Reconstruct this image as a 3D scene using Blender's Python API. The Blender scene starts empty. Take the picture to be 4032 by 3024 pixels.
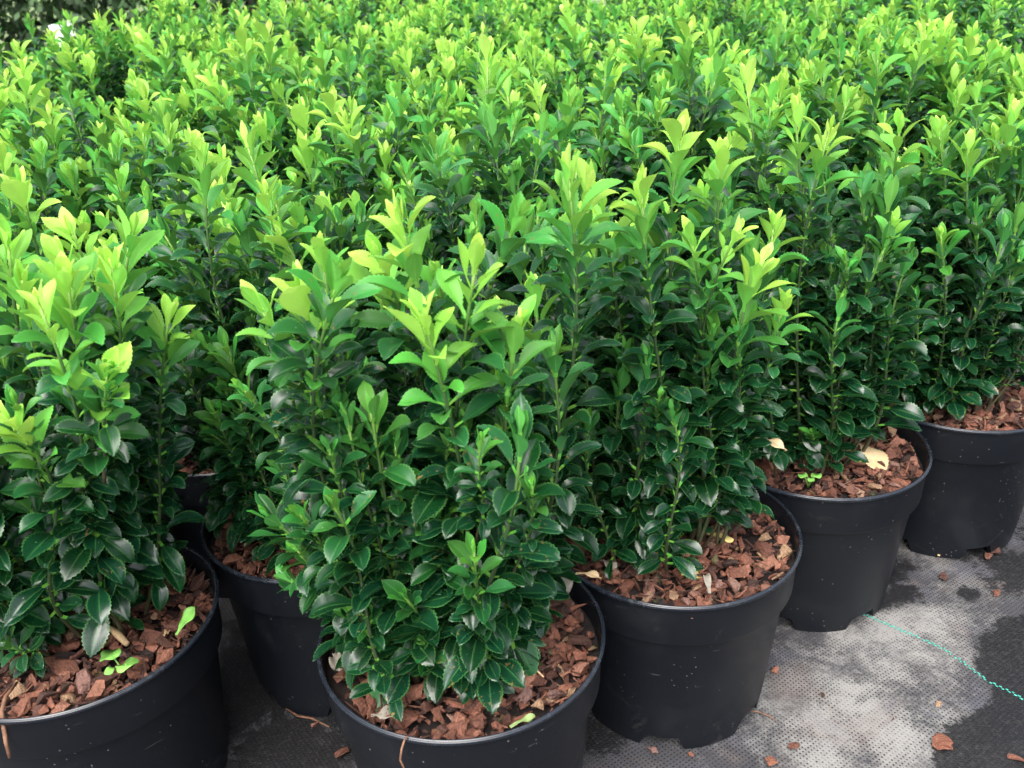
import bpy, bmesh, math, random
import numpy as np
from mathutils import Vector, Matrix, Quaternion
R_ = math.radians

# ---------------------------------------------------------------- camera, world, sun, exposure
scene = bpy.context.scene
cam = bpy.data.objects.new("camera", bpy.data.cameras.new("camera"))
scene.collection.objects.link(cam)
scene.camera = cam
cam.data.sensor_width = 36.0
cam.data.lens = 36.0 * 3609 / 4032
cam.data.clip_start = 0.02
cam.data.clip_end = 200
TILT, ROLL, CAM_H = R_(25.84), R_(-2.76), 0.723
cam.matrix_world = Matrix.Translation((0, 0, CAM_H)) @ Matrix.Rotation(R_(90) - TILT, 4, 'X') @ Matrix.Rotation(ROLL, 4, 'Z')
cam.data.dof.use_dof = True
cam.data.dof.focus_distance = 0.86
cam.data.dof.aperture_fstop = 13.0

world = bpy.data.worlds.new("World")
scene.world = world
world.use_nodes = True
wn, wl = world.node_tree.nodes, world.node_tree.links
SUN_EL, SUN_AZ = R_(58), R_(200)          # azimuth measured like Blender's sun_rotation
sky = wn.new("ShaderNodeTexSky")
sky.sky_type = 'NISHITA'
sky.sun_disc = False
sky.sun_elevation = SUN_EL
sky.sun_rotation = SUN_AZ
sky.air_density = 1.0
sky.dust_density = 4.0
hsv = wn.new("ShaderNodeHueSaturation")
hsv.inputs['Saturation'].default_value = 0.42
wl.new(sky.outputs[0], hsv.inputs['Color'])
wl.new(hsv.outputs[0], wn['Background'].inputs['Color'])
wn['Background'].inputs['Strength'].default_value = 0.15

sun = bpy.data.objects.new("sun", bpy.data.lights.new("sun", 'SUN'))
scene.collection.objects.link(sun)
sun.data.energy = 1.15
sun.data.angle = R_(55)
sun.data.color = (1.0, 0.97, 0.92)
sd = Vector((math.sin(SUN_AZ) * math.cos(SUN_EL), math.cos(SUN_AZ) * math.cos(SUN_EL), math.sin(SUN_EL)))
sun.rotation_euler = sd.to_track_quat('Z', 'Y').to_euler()

scene.view_settings.view_transform = 'Standard'
scene.view_settings.look = 'None'
scene.view_settings.gamma = 1.0
scene.view_settings.exposure = 1.70
scene.cycles.max_bounces = 8
scene.cycles.diffuse_bounces = 4
scene.cycles.transmission_bounces = 5
scene.cycles.use_adaptive_sampling = True
scene.cycles.adaptive_threshold = 0.02

C = scene.collection

# ---------------------------------------------------------------- helpers
def mesh(name, verts, faces, mats, attrs=None, mat_idx=None, smooth=True):
    me = bpy.data.meshes.new(name)
    verts = np.asarray(verts, dtype=np.float32)
    me.from_pydata(verts.tolist(), [], faces)
    for m in mats:
        me.materials.append(m)
    if mat_idx is not None:
        me.polygons.foreach_set("material_index", np.asarray(mat_idx, dtype=np.int32))
    if smooth:
        me.polygons.foreach_set("use_smooth", np.ones(len(me.polygons), dtype=bool))
    for k, v in (attrs or {}).items():
        v = np.asarray(v, dtype=np.float32)
        if v.ndim == 1:
            me.attributes.new(k, 'FLOAT', 'POINT').data.foreach_set("value", v)
        else:
            me.attributes.new(k, 'FLOAT_VECTOR', 'POINT').data.foreach_set("vector", v.ravel())
    me.update()
    return me

def obj(name, me, parent=None, mat=None):
    o = bpy.data.objects.new(name, me)
    C.objects.link(o)
    if parent is not None:
        o.parent = parent
    if mat is not None:
        o.matrix_local = mat
    return o

def tag(o, label=None, cat=None, group=None, kind=None):
    for k, v in (("label", label), ("category", cat), ("group", group), ("kind", kind)):
        if v:
            o[k] = v
    return o

class NT:
    def __init__(self, name):
        self.m = bpy.data.materials.new(name)
        self.m.use_nodes = True
        self.t = self.m.node_tree
        self.n = self.t.nodes
        self.n.clear()
        self.out = self.n.new("ShaderNodeOutputMaterial")
    def new(self, typ, **kw):
        nd = self.n.new(typ)
        for k, v in kw.items():
            setattr(nd, k, v)
        return nd
    def put(self, sock, v):
        if isinstance(v, bpy.types.NodeSocket):
            self.t.links.new(v, sock)
        elif isinstance(v, (tuple, list)) and len(v) == 3 and sock.type == 'RGBA':
            sock.default_value = (*v, 1)
        else:
            sock.default_value = v
    def math(self, op, a, b=None, c=None, clamp=False):
        nd = self.new("ShaderNodeMath", operation=op, use_clamp=clamp)
        self.put(nd.inputs[0], a)
        if b is not None: self.put(nd.inputs[1], b)
        if c is not None: self.put(nd.inputs[2], c)
        return nd.outputs[0]
    def mix(self, f, a, b, mode='MIX'):
        nd = self.new("ShaderNodeMix", data_type='RGBA', blend_type=mode)
        self.put(nd.inputs[0], f); self.put(nd.inputs[6], a); self.put(nd.inputs[7], b)
        return nd.outputs[2]
    def mixf(self, f, a, b):
        nd = self.new("ShaderNodeMix", data_type='FLOAT')
        self.put(nd.inputs[0], f); self.put(nd.inputs[2], a); self.put(nd.inputs[3], b)
        return nd.outputs[0]
    def step(self, v, lo, hi, a=0.0, b=1.0):
        nd = self.new("ShaderNodeMapRange", interpolation_type='SMOOTHSTEP')
        self.put(nd.inputs[0], v); self.put(nd.inputs[1], lo); self.put(nd.inputs[2], hi)
        self.put(nd.inputs[3], a); self.put(nd.inputs[4], b)
        return nd.outputs[0]
    def noise(self, vec, scale, detail=2, rough=0.5, dist=0.0):
        nd = self.new("ShaderNodeTexNoise")
        if vec is not None: self.put(nd.inputs['Vector'], vec)
        nd.inputs['Scale'].default_value = scale
        nd.inputs['Detail'].default_value = detail
        nd.inputs['Roughness'].default_value = rough
        nd.inputs['Distortion'].default_value = dist
        return nd.outputs['Fac']
    def attr(self, name):
        return self.new("ShaderNodeAttribute", attribute_name=name)
    def ramp(self, f, stops):
        nd = self.new("ShaderNodeValToRGB")
        e = nd.color_ramp.elements
        while len(e) < len(stops): e.new(0.5)
        for el, (p, c) in zip(e, stops):
            el.position = p; el.color = (*c, 1)
        self.put(nd.inputs[0], f)
        return nd.outputs[0]
    def bump(self, h, strength, dist):
        nd = self.new("ShaderNodeBump")
        nd.inputs['Strength'].default_value = strength
        nd.inputs['Distance'].default_value = dist
        self.put(nd.inputs['Height'], h)
        return nd.outputs[0]
    def bsdf(self, col, rough, normal=None, spec=0.5, **kw):
        nd = self.new("ShaderNodeBsdfPrincipled")
        self.put(nd.inputs['Base Color'], col); self.put(nd.inputs['Roughness'], rough)
        self.put(nd.inputs['Specular IOR Level'], spec)
        if normal is not None: self.put(nd.inputs['Normal'], normal)
        for k, v in kw.items(): self.put(nd.inputs[k.replace('_', ' ')], v)
        return nd.outputs[0]
    def done(self, sh):
        self.t.links.new(sh, self.out.inputs[0])
        return self.m

# ---------------------------------------------------------------- materials
def leaf_material():
    n = NT("evergreen_leaf")
    age = n.attr("age").outputs['Fac']                      # 0 newest .. 1 old leaf
    lf = n.new("ShaderNodeSeparateXYZ"); n.put(lf.inputs[0], n.attr("leafpos").outputs['Vector'])
    along, across, rnd = lf.outputs[0], lf.outputs[1], lf.outputs[2]
    ac = n.math('ABSOLUTE', across)
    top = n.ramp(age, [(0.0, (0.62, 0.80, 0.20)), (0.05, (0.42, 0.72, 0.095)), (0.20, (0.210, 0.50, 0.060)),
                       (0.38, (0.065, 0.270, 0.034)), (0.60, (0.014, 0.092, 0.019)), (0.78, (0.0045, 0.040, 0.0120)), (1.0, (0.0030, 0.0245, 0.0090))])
    back = n.ramp(age, [(0.0, (0.62, 0.80, 0.22)), (0.05, (0.42, 0.73, 0.130)), (0.20, (0.215, 0.53, 0.080)),
                        (0.36, (0.105, 0.380, 0.064)), (0.55, (0.055, 0.225, 0.046)), (1.0, (0.028, 0.115, 0.032))])
    geo = n.new("ShaderNodeNewGeometry")
    tc = n.new("ShaderNodeTexCoord").outputs['Object']
    mott = n.noise(tc, 160, 3, 0.6)
    vein = n.math('SUBTRACT', 1.0, n.step(ac, 0.015, 0.085))
    vein = n.math('MULTIPLY', vein, n.math('SUBTRACT', 1.0, n.math('MULTIPLY', along, 0.55)))
    edge = n.step(ac, 0.82, 0.96)
    paler = n.mix(0.30, back, (0.20, 0.44, 0.10))
    colt = n.mix(n.math('MULTIPLY', vein, 0.45), top, paler)
    colt = n.mix(n.math('MULTIPLY', edge, 0.42), colt, paler)
    # yellow tip on the newest leaves
    colb = n.mix(n.math('MULTIPLY', vein, 0.35), back, (0.36, 0.56, 0.16))
    col = n.mix(geo.outputs['Backfacing'], colt, colb)
    hs = n.new("ShaderNodeHueSaturation")
    n.put(hs.inputs['Color'], col)
    n.put(hs.inputs['Hue'], n.math('ADD', 0.485, n.math('MULTIPLY', rnd, 0.03)))
    n.put(hs.inputs['Value'], n.math('ADD', 0.74, n.math('ADD', n.math('MULTIPLY', rnd, 0.34), n.math('MULTIPLY', mott, 0.22))))
    col = hs.outputs[0]
    # a few older leaves carry rusty or yellowed blemishes
    bad = n.math('MULTIPLY', n.step(rnd, 0.90, 0.93), n.step(n.noise(tc, 210, 3, 0.7), 0.60, 0.66))
    col = n.mix(n.math('MULTIPLY', bad, 0.8), col, (0.20, 0.13, 0.04))
    vs = n.new("ShaderNodeTexVoronoi"); n.put(vs.inputs['Vector'], tc); vs.inputs['Scale'].default_value = 210
    fleck = n.math('MULTIPLY', n.math('SUBTRACT', 1.0, n.step(vs.outputs['Distance'], 0.06, 0.12)), n.step(n.noise(tc, 60, 2), 0.52, 0.60))
    col = n.mix(n.math('MULTIPLY', fleck, 0.55), col, (0.30, 0.36, 0.28))
    # small veins as relief
    wv = n.new("ShaderNodeTexWave", wave_type='BANDS', bands_direction='X')
    cx = n.new("ShaderNodeCombineXYZ")
    n.put(cx.inputs[0], n.math('SUBTRACT', n.math('MULTIPLY', along, 1.3), n.math('MULTIPLY', ac, 0.45)))
    n.put(wv.inputs['Vector'], cx.outputs[0]); wv.inputs['Scale'].default_value = 3.0; wv.inputs['Distortion'].default_value = 1.5
    h = n.math('ADD', n.math('MULTIPLY', wv.outputs['Fac'], 0.05), n.math('MULTIPLY', n.noise(tc, 130, 2), 0.9))
    nrm = n.bump(h, 0.20, 0.0012)
    rough = n.mixf(age, 0.42, 0.10)
    rough = n.math('ADD', rough, n.math('MULTIPLY', n.noise(tc, 70, 3), 0.30))
    rough = n.mixf(geo.outputs['Backfacing'], rough, 0.62)
    spec = n.mixf(geo.outputs['Backfacing'], n.mixf(age, 0.30, 0.42), 0.18)
    pr = n.bsdf(col, rough, nrm, spec)
    tr = n.new("ShaderNodeBsdfTranslucent")
    n.put(tr.inputs['Color'], n.mix(0.5, col, n.mix(age, (0.52, 0.76, 0.09), (0.03, 0.15, 0.015))))
    mx = n.new("ShaderNodeMixShader")
    n.put(mx.inputs[0], n.ramp(age, [(0.0, (0.42,) * 3), (0.25, (0.32,) * 3), (0.55, (0.13,) * 3), (1.0, (0.06,) * 3)]))
    n.t.links.new(pr, mx.inputs[1]); n.t.links.new(tr.outputs[0], mx.inputs[2])
    return n.done(mx.outputs[0])

def stem_material():
    n = NT("stem_bark")
    age = n.attr("age").outputs['Fac']
    tc = n.new("ShaderNodeTexCoord").outputs['Object']
    col = n.ramp(age, [(0.0, (0.30, 0.50, 0.09)), (0.25, (0.08, 0.22, 0.035)), (0.5, (0.014, 0.060, 0.016)), (0.85, (0.016, 0.040, 0.014)), (1.0, (0.05, 0.035, 0.02))])
    col = n.mix(n.math('MULTIPLY', n.noise(tc, 300, 3), 0.5), col, (0.10, 0.11, 0.05))
    return n.done(n.bsdf(col, 0.5, n.bump(n.noise(tc, 400, 2), 0.3, 0.0006)))

def pot_material():
    n = NT("black_plastic")
    tc = n.new("ShaderNodeTexCoord").outputs['Object']
    oi = n.new("ShaderNodeObjectInfo").outputs['Random']
    off = n.new("ShaderNodeVectorMath", operation='ADD')
    n.put(off.inputs[0], tc)
    cb = n.new("ShaderNodeCombineXYZ"); n.put(cb.inputs[2], n.math('MULTIPLY', oi, 7.0)); n.t.links.new(cb.outputs[0], off.inputs[1])
    p = off.outputs[0]
    dust = n.step(n.noise(p, 9, 4, 0.6, 0.6), 0.48, 0.80)
    vo = n.new("ShaderNodeTexVoronoi"); n.put(vo.inputs['Vector'], p); vo.inputs['Scale'].default_value = 150
    sp = n.math('SUBTRACT', 1.0, n.step(vo.outputs['Distance'], 0.05, 0.17))
    sp = n.math('MULTIPLY', sp, n.step(n.noise(p, 23, 4, 0.7), 0.52, 0.60))
    st = n.new("ShaderNodeMapping"); n.put(st.inputs['Vector'], p); st.inputs['Scale'].default_value = (30, 30, 260)
    scr = n.step(n.noise(st.outputs[0], 1.0, 2, 0.6), 0.70, 0.78)
    col = n.mix(n.math('MULTIPLY', dust, 0.30), (0.0050, 0.0064, 0.0092), (0.021, 0.024, 0.027))
    col = n.mix(n.math('MULTIPLY', scr, 0.5), col, (0.07, 0.075, 0.08))
    col = n.mix(n.math('MULTIPLY', sp, n.math('MULTIPLY', n.noise(p, 400, 1), 0.9)), col, (0.24, 0.23, 0.21))
    col = n.mix(n.math('MULTIPLY', n.step(n.noise(p, 14, 5, 0.75, 1.5), 0.60, 0.72), 0.30), col, (0.055, 0.052, 0.046))
    rough = n.math('ADD', 0.42, n.math('MULTIPLY', dust, 0.22))
    h = n.math('ADD', n.noise(p, 900, 2), n.math('MULTIPLY', n.noise(p, 30, 2), 0.8))
    return n.done(n.bsdf(col, rough, n.bump(h, 0.10, 0.0007), 0.32))

def rim_material():
    n = NT("polished_pot_rim")
    tc = n.new("ShaderNodeTexCoord").outputs['Object']
    w = n.step(n.noise(tc, 60, 4, 0.7), 0.50, 0.75)
    return n.done(n.bsdf(n.mix(n.math('MULTIPLY', w, 0.5), (0.010, 0.013, 0.019), (0.045, 0.052, 0.062)), n.math('ADD', 0.22, n.math('MULTIPLY', w, 0.25)), None, 0.55))

def chip_material():
    n = NT("bark_chips")
    s = n.new("ShaderNodeSeparateXYZ"); n.put(s.inputs[0], n.attr("tone").outputs['Vector'])
    t, g, sd = s.outputs
    tc = n.new("ShaderNodeTexCoord").outputs['Object']
    mp = n.new("ShaderNodeMapping"); n.put(mp.inputs['Vector'], tc); mp.inputs['Scale'].default_value = (1, 2.6, 1.6)
    cb = n.new("ShaderNodeCombineXYZ"); n.put(cb.inputs[2], n.math('MULTIPLY', sd, 3.0)); n.t.links.new(cb.outputs[0], mp.inputs['Location'])
    f1 = n.noise(mp.outputs[0], 260, 5, 0.7, 0.4)
    base = n.ramp(t, [(0.0, (0.016, 0.010, 0.009)), (0.22, (0.065, 0.030, 0.021)), (0.42, (0.150, 0.060, 0.038)), (0.64, (0.240, 0.092, 0.055)),
                      (0.82, (0.31, 0.138, 0.088)), (0.93, (0.22, 0.125, 0.105)), (1.0, (0.34, 0.21, 0.12))])
    col = n.mix(n.step(f1, 0.34, 0.62), n.mix(0.6, base, (0.030, 0.014, 0.011)), base)
    col = n.mix(n.math('MULTIPLY', n.step(n.noise(tc, 45, 3), 0.55, 0.70), n.math('MULTIPLY', g, 0.8)), col, (0.11, 0.13, 0.05))
    col = n.mix(n.math('MULTIPLY', n.step(f1, 0.62, 0.80), 0.35), col, (0.40, 0.24, 0.19))
    return n.done(n.bsdf(col, n.math('ADD', 0.52, n.math('MULTIPLY', f1, 0.3)), n.bump(f1, 0.9, 0.0022), 0.35))

def plain(name, col, rough=0.6, var=0.3, scale=60, col2=None, spec=0.4, bump=0.0):
    n = NT(name)
    tc = n.new("ShaderNodeTexCoord").outputs['Object']
    f = n.noise(tc, scale, 4, 0.6)
    c = n.mix(n.step(f, 0.35, 0.7), tuple(x * (1 - var) for x in col), col2 or tuple(min(1, x * (1 + var)) for x in col))
    nrm = n.bump(f, bump, 0.001) if bump else None
    return n.done(n.bsdf(c, rough, nrm, spec))

def mat_material():
    n = NT("woven_ground_fabric")
    tc = n.new("ShaderNodeTexCoord").outputs['Object']
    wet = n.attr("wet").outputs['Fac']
    pale = n.attr("pale").outputs['Fac']
    mp = n.new("ShaderNodeMapping"); n.put(mp.inputs['Vector'], tc); mp.inputs['Rotation'].default_value = (0, 0, R_(-34))
    warp = n.new("ShaderNodeVectorMath", operation='ADD')
    nz = n.new("ShaderNodeTexNoise"); n.put(nz.inputs['Vector'], tc); nz.inputs['Scale'].default_value = 9
    sc = n.new("ShaderNodeVectorMath", operation='SCALE'); n.put(sc.inputs[0], nz.outputs['Color']); sc.inputs['Scale'].default_value = 0.012
    n.t.links.new(mp.outputs[0], warp.inputs[0]); n.t.links.new(sc.outputs[0], warp.inputs[1])
    sp = n.new("ShaderNodeSeparateXYZ"); n.put(sp.inputs[0], warp.outputs[0])
    P = 0.0040
    k = math.pi / P
    a = n.math('SINE', n.math('MULTIPLY', n.math('ADD', sp.outputs[0], sp.outputs[1]), k))
    b = n.math('SINE', n.math('MULTIPLY', n.math('SUBTRACT', sp.outputs[0], sp.outputs[1]), k))
    ab = n.math('MULTIPLY', a, b)                         # hollows of the weave
    hole = n.step(ab, 0.38, 0.78)
    thread = n.math('ABSOLUTE', n.math('SINE', n.math('MULTIPLY', sp.outputs[1], k * 1.0)))
    n1 = n.noise(tc, 7.5, 5, 0.62, 0.3)
    n2 = n.noise(tc, 26, 5, 0.68, 0.4)
    n3 = n.noise(tc, 190, 4, 0.7)
    n4 = n.noise(tc, 11, 3, 0.6, 0.6)
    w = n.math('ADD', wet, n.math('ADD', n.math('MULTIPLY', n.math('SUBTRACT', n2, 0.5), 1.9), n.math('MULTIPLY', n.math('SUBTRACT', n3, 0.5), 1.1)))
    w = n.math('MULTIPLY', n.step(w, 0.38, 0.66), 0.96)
    pl = n.math('ADD', pale, n.math('ADD', n.math('MULTIPLY', n.math('SUBTRACT', n1, 0.5), 2.6), n.math('MULTIPLY', n.math('SUBTRACT', n2, 0.5), 2.2)))
    pl = n.math('ADD', pl, n.math('MULTIPLY', n.math('SUBTRACT', n3, 0.5), 1.3))
    pf = n.step(pl, 0.05, 1.25)
    grey = n.mix(pf, (0.040, 0.039, 0.043), (0.225, 0.218, 0.205))
    grey = n.mix(n.math('MULTIPLY', n.step(n4, 0.50, 0.72), 0.55), grey, (0.125, 0.098, 0.088))
    grey = n.mix(n.math('MULTIPLY', n.step(n.noise(tc, 14, 3, 0.6, 0.2), 0.52, 0.7), 0.35), grey, (0.10, 0.10, 0.125))
    hs = n.math('MULTIPLY', hole, n.step(n.noise(tc, 19, 3), 0.36, 0.56, 0.45, 1.0))
    hs = n.math('MULTIPLY', hs, n.step(pf, 0.75, 1.0, 1.0, 0.35))
    dry = n.mix(hs, grey, (0.010, 0.010, 0.012))
    dry = n.mix(n.math('MULTIPLY', thread, 0.12), dry, (0.06, 0.06, 0.06))
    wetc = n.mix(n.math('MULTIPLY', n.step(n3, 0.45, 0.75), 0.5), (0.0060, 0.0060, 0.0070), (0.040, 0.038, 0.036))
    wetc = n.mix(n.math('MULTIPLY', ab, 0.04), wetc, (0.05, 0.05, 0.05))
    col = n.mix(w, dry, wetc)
    rough = n.mixf(w, 0.85, 0.55)
    h = n.math('ADD', n.math('MULTIPLY', hole, -0.7), n.math('ADD', n.math('MULTIPLY', n2, 1.2), n.math('MULTIPLY', n3, 0.5)))
    return n.done(n.bsdf(col, rough, n.bump(h, 0.5, 0.0014), 0.3))

M_LEAF, M_STEM, M_POT, M_RIM, M_CHIP = leaf_material(), stem_material(), pot_material(), rim_material(), chip_material()
M_SOIL = plain("dark_compost", (0.012, 0.007, 0.006), 0.9, 0.5, 120, bump=0.8)
M_MAT = mat_material()
M_THREAD = plain("turquoise_thread", (0.040, 0.29, 0.23), 0.6, 0.35, 300)
M_SEED = plain("seedling_green", (0.17, 0.40, 0.075), 0.45, 0.2, 90)
M_BLADE = plain("pale_green_blade", (0.22, 0.30, 0.11), 0.5, 0.2, 90)
M_YEL = plain("yellow_dead_leaf", (0.66, 0.50, 0.11), 0.55, 0.12, 60, (0.70, 0.56, 0.22))
M_TAN = plain("tan_dead_leaf", (0.55, 0.39, 0.20), 0.7, 0.2, 60, (0.62, 0.47, 0.27), bump=0.4)
M_ORA = plain("orange_dead_leaf", (0.50, 0.19, 0.07), 0.5, 0.2, 60)
M_PALE = plain("bleached_litter", (0.25, 0.225, 0.18), 0.8, 0.25, 90, bump=0.5)
M_STICK = plain("brown_twig", (0.17, 0.085, 0.048), 0.75, 0.35, 120, bump=0.6)
M_STRAW = plain("straw_stalk", (0.50, 0.34, 0.18), 0.7, 0.25, 120)
M_HEDGE = plain("dark_conifer_foliage", (0.030, 0.070, 0.022), 0.6, 0.5, 25, (0.050, 0.110, 0.035))
M_WHITE = plain("white_card", (0.80, 0.80, 0.80), 0.45, 0.03, 8)
M_CREAM = plain("cream_render", (0.74, 0.66, 0.54), 0.8, 0.06, 6)
M_TRUNK = plain("grey_trunk", (0.16, 0.14, 0.11), 0.9, 0.35, 30, bump=0.8)
M_LAWN = plain("lawn_green", (0.11, 0.17, 0.05), 0.9, 0.35, 9, (0.19, 0.25, 0.09))

# ---------------------------------------------------------------- leaves and shoots
NS, NA = 33, 6        # stations along, strips across
def leaf(rng, L, W, curl, fold, wave, rnd, age, serr=1.0):
    """One leaf, base at origin, along +x, upper face towards +z."""
    pet = 0.12
    t = np.linspace(0, 1, NS)
    u = np.clip((t - pet) / (1 - pet), 0, 1)
    sh = 1.12 + 0.30 * rng.random()
    w = np.clip(np.sin(np.pi * np.power(u, sh)), 0, 1) ** (0.74 + 0.20 * rng.random())
    w = np.where(u > 0, w, 0)
    w = w / w.max() * W * 0.5
    w = np.maximum(w, 0.0009 * np.clip(1.6 - 0.3 * u, 0, 2))
    w[-1] = 0.0007
    teeth = np.where(np.arange(NS) % 2 == 0, 1.0, -1.0) * 0.00050 * serr * np.clip(u * 5, 0, 1) * (L / 0.04)
    teeth[-1] = 0
    a = np.linspace(-1, 1, NA + 1)
    ph = rng.random() * 6.28
    # centre line bends in the x-z plane
    ds = L / (NS - 1)
    ang = curl * (t ** 1.3) * 1.0
    cx = np.concatenate([[0], np.cumsum(np.cos(ang[:-1]) * ds)])
    cz = np.concatenate([[0], np.cumsum(-np.sin(ang[:-1]) * ds)])
    nx, nz = np.sin(ang), np.cos(ang)
    side = (rng.random() - 0.5) * 0.5 * L
    V = []
    for j, aj in enumerate(a):
        ww = w + (teeth if abs(aj) > 0.99 else 0)
        y = aj * ww
        f = abs(aj) ** 1.25
        up = f * ww * fold * (1 - 0.35 * t) + wave * np.sin(u * 7.5 + ph + (aj > 0) * 1.9) * (abs(aj) ** 2) * np.clip(u * 3, 0, 1)
        if abs(aj) > 0.99:
            up = up - 0.0004
        V.append(np.stack([cx + nx * up, y + side * t * t * 0.5, cz + nz * up], 1))
    V = np.array(V)                                       # (NA+1, NS, 3)
    at = np.stack([np.broadcast_to(u, (NA + 1, NS)), np.broadcast_to(a[:, None], (NA + 1, NS)), np.full((NA + 1, NS), rnd)], 2)
    ageA = np.full((NA + 1, NS), age) - 0.05 * (1 - 0.0) * np.broadcast_to((u > 0.85) * (age < 0.2), (NA + 1, NS))
    ageA = np.where(np.broadcast_to(u, (NA + 1, NS)) < 0.06, np.minimum(ageA, 0.27), ageA)
    return V.reshape(-1, 3), at.reshape(-1, 3), np.clip(ageA, 0, 1).ravel()

LEAF_FACES = []
for j in range(NA):
    for i in range(NS - 1):
        p = j * NS + i
        LEAF_FACES.append((p, p + 1, p + NS + 1, p + NS))
LEAF_FACES = np.array(LEAF_FACES)

def tube(pts, rad, seg=6):
    pts = np.asarray(pts, float); n = len(pts)
    V, F = [], []
    prev = None
    for i in range(n):
        d = pts[min(i + 1, n - 1)] - pts[max(i - 1, 0)]
        d = d / (np.linalg.norm(d) + 1e-12)
        if prev is None:
            prev = np.cross(d, [0.31, 0.93, 0.21]); prev /= np.linalg.norm(prev)
        x = prev - d * prev.dot(d); x /= np.linalg.norm(x); prev = x
        y = np.cross(d, x)
        for s in range(seg):
            q = 2 * math.pi * s / seg
            V.append(pts[i] + rad[i] * (math.cos(q) * x + math.sin(q) * y))
    for i in range(n - 1):
        for s in range(seg):
            a, b = i * seg + s, i * seg + (s + 1) % seg
            F.append((a, b, b + seg, a + seg))
    F.append(tuple(range(seg))[::-1]); F.append(tuple((n - 1) * seg + s for s in range(seg)))
    return V, F

def shoot_geo(seed, L, freshness=1.0, size=1.0, bare=0.10, gap0=0.0097):
    """Upright shoot of opposite leaf pairs. freshness 1 = yellow tip with long light zone, 0 = dark to the tip."""
    rng = np.random.default_rng(seed)
    # node heights measured from the tip downwards
    gaps = [0.002, 0.004, 0.006, 0.008, 0.010, 0.011]
    d, nodes, k = 0.0, [], 0
    while True:
        g = gaps[k] if k < len(gaps) else gap0
        d += g * size * (0.85 + 0.3 * rng.random())
        if d > L * (1 - bare): break
        nodes.append(d); k += 1
    b1, b2 = rng.normal(0, 0.012, 2), rng.normal(0, 0.006, 2)
    def axis(z):
        t = z / L
        return np.array([b1[0] * math.sin(math.pi * t) + b2[0] * math.sin(2 * math.pi * t), b1[1] * math.sin(math.pi * t) + b2[1] * math.sin(2 * math.pi * t), z]) * np.array([L / 0.35, L / 0.35, 1])
    LV, LA, LG, LF = [], [], [], []
    base = 0
    az0 = rng.random() * math.pi
    lightzone = (5.2 + 3.2 * rng.random()) * (0.35 + 0.65 * freshness)
    for k, dn in enumerate(nodes):
        z = L - dn
        hfrac = z / L
        c = axis(z)
        tang = axis(min(L, z + 0.01)) - axis(z - 0.01); tang /= np.linalg.norm(tang)
        # age: new leaves near the tip
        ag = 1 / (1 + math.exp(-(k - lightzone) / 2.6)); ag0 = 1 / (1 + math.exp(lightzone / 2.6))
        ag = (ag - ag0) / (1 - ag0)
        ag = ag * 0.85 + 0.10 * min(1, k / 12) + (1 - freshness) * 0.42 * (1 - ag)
        ln = np.interp(k, [0, 1, 2, 3, 4, 6, 9, 14, 22], [0.008, 0.017, 0.024, 0.029, 0.033, 0.035, 0.034, 0.032, 0.036]) * size
        el = np.interp(k, [0, 1, 2, 3, 4, 6, 8, 12, 17, 24, 32, 38], [87, 81, 74, 66, 59, 50, 46, 40, 33, 20, 2, -18])
        if hfrac < 0.35: el -= (0.35 - hfrac) * 70
        for s in (0, 1):
            if k > 8 and rng.random() < 0.05: continue
            az = az0 + k * math.pi / 2 + s * math.pi + rng.normal(0, 0.30)
            e = R_(el + rng.normal(0, 7 if k < 4 else 12))
            l = ln * (0.74 + 0.46 * rng.random()) * (1.0 if rng.random() > 0.1 else 1.22)
            wr = np.interp(k, [0, 2, 5, 9], [0.31, 0.36, 0.41, 0.43]) * (0.82 + 0.34 * rng.random())
            curl = np.interp(k, [0, 2, 4, 8, 16], [-0.25, 0.05, 0.5, 0.95, 0.7]) + rng.normal(0, 0.28)
            fold = np.interp(k, [0, 3, 8, 16], [0.75, 0.6, 0.78, 0.42]) + rng.normal(0, 0.14)
            wave = np.interp(k, [0, 3, 8], [0.0002, 0.0005, 0.0010]) * size
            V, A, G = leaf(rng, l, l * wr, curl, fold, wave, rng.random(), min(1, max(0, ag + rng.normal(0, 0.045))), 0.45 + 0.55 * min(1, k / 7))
            # roll around own axis
            rl = rng.normal(0, 0.16); cr, sr = math.cos(rl), math.sin(rl)
            V = np.stack([V[:, 0], V[:, 1] * cr - V[:, 2] * sr, V[:, 1] * sr + V[:, 2] * cr], 1)
            rad = np.array([math.cos(az), math.sin(az), 0.0]); up = tang
            X = math.cos(e) * rad + math.sin(e) * up; X /= np.linalg.norm(X)
            Z = -math.sin(e) * rad + math.cos(e) * up; Z -= X * Z.dot(X); Z /= np.linalg.norm(Z)
            Y = np.cross(Z, X)
            V = c + rad * 0.0012 * size + V[:, :1] * X + V[:, 1:2] * Y + V[:, 2:3] * Z
            LV.append(V); LA.append(A); LG.append(G); LF.append(LEAF_FACES + base); base += len(V)
    V = np.concatenate(LV); A = np.concatenate(LA); G = np.concatenate(LG); F = np.concatenate(LF)
    zs = np.linspace(-0.012, L - 0.002, 16)
    SV, SF = tube([axis(max(z, 0)) + [0, 0, min(z, 0)] for z in zs], [0.0020 * size * (1 - 0.5 * i / 15) for i in range(16)], 6)
    sa = np.repeat(np.interp((L - zs) / size, [0, 0.02, 0.06, 0.20, 0.34], [0.0, 0.2, 0.75, 1.0, 1.0]) * 0.6 + 0.4 * (1 - zs / L) ** 2 + (1 - freshness) * 0.1, 6)
    return (V, F.tolist(), A, G), (np.array(SV), SF, np.clip(sa, 0, 1))

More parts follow.
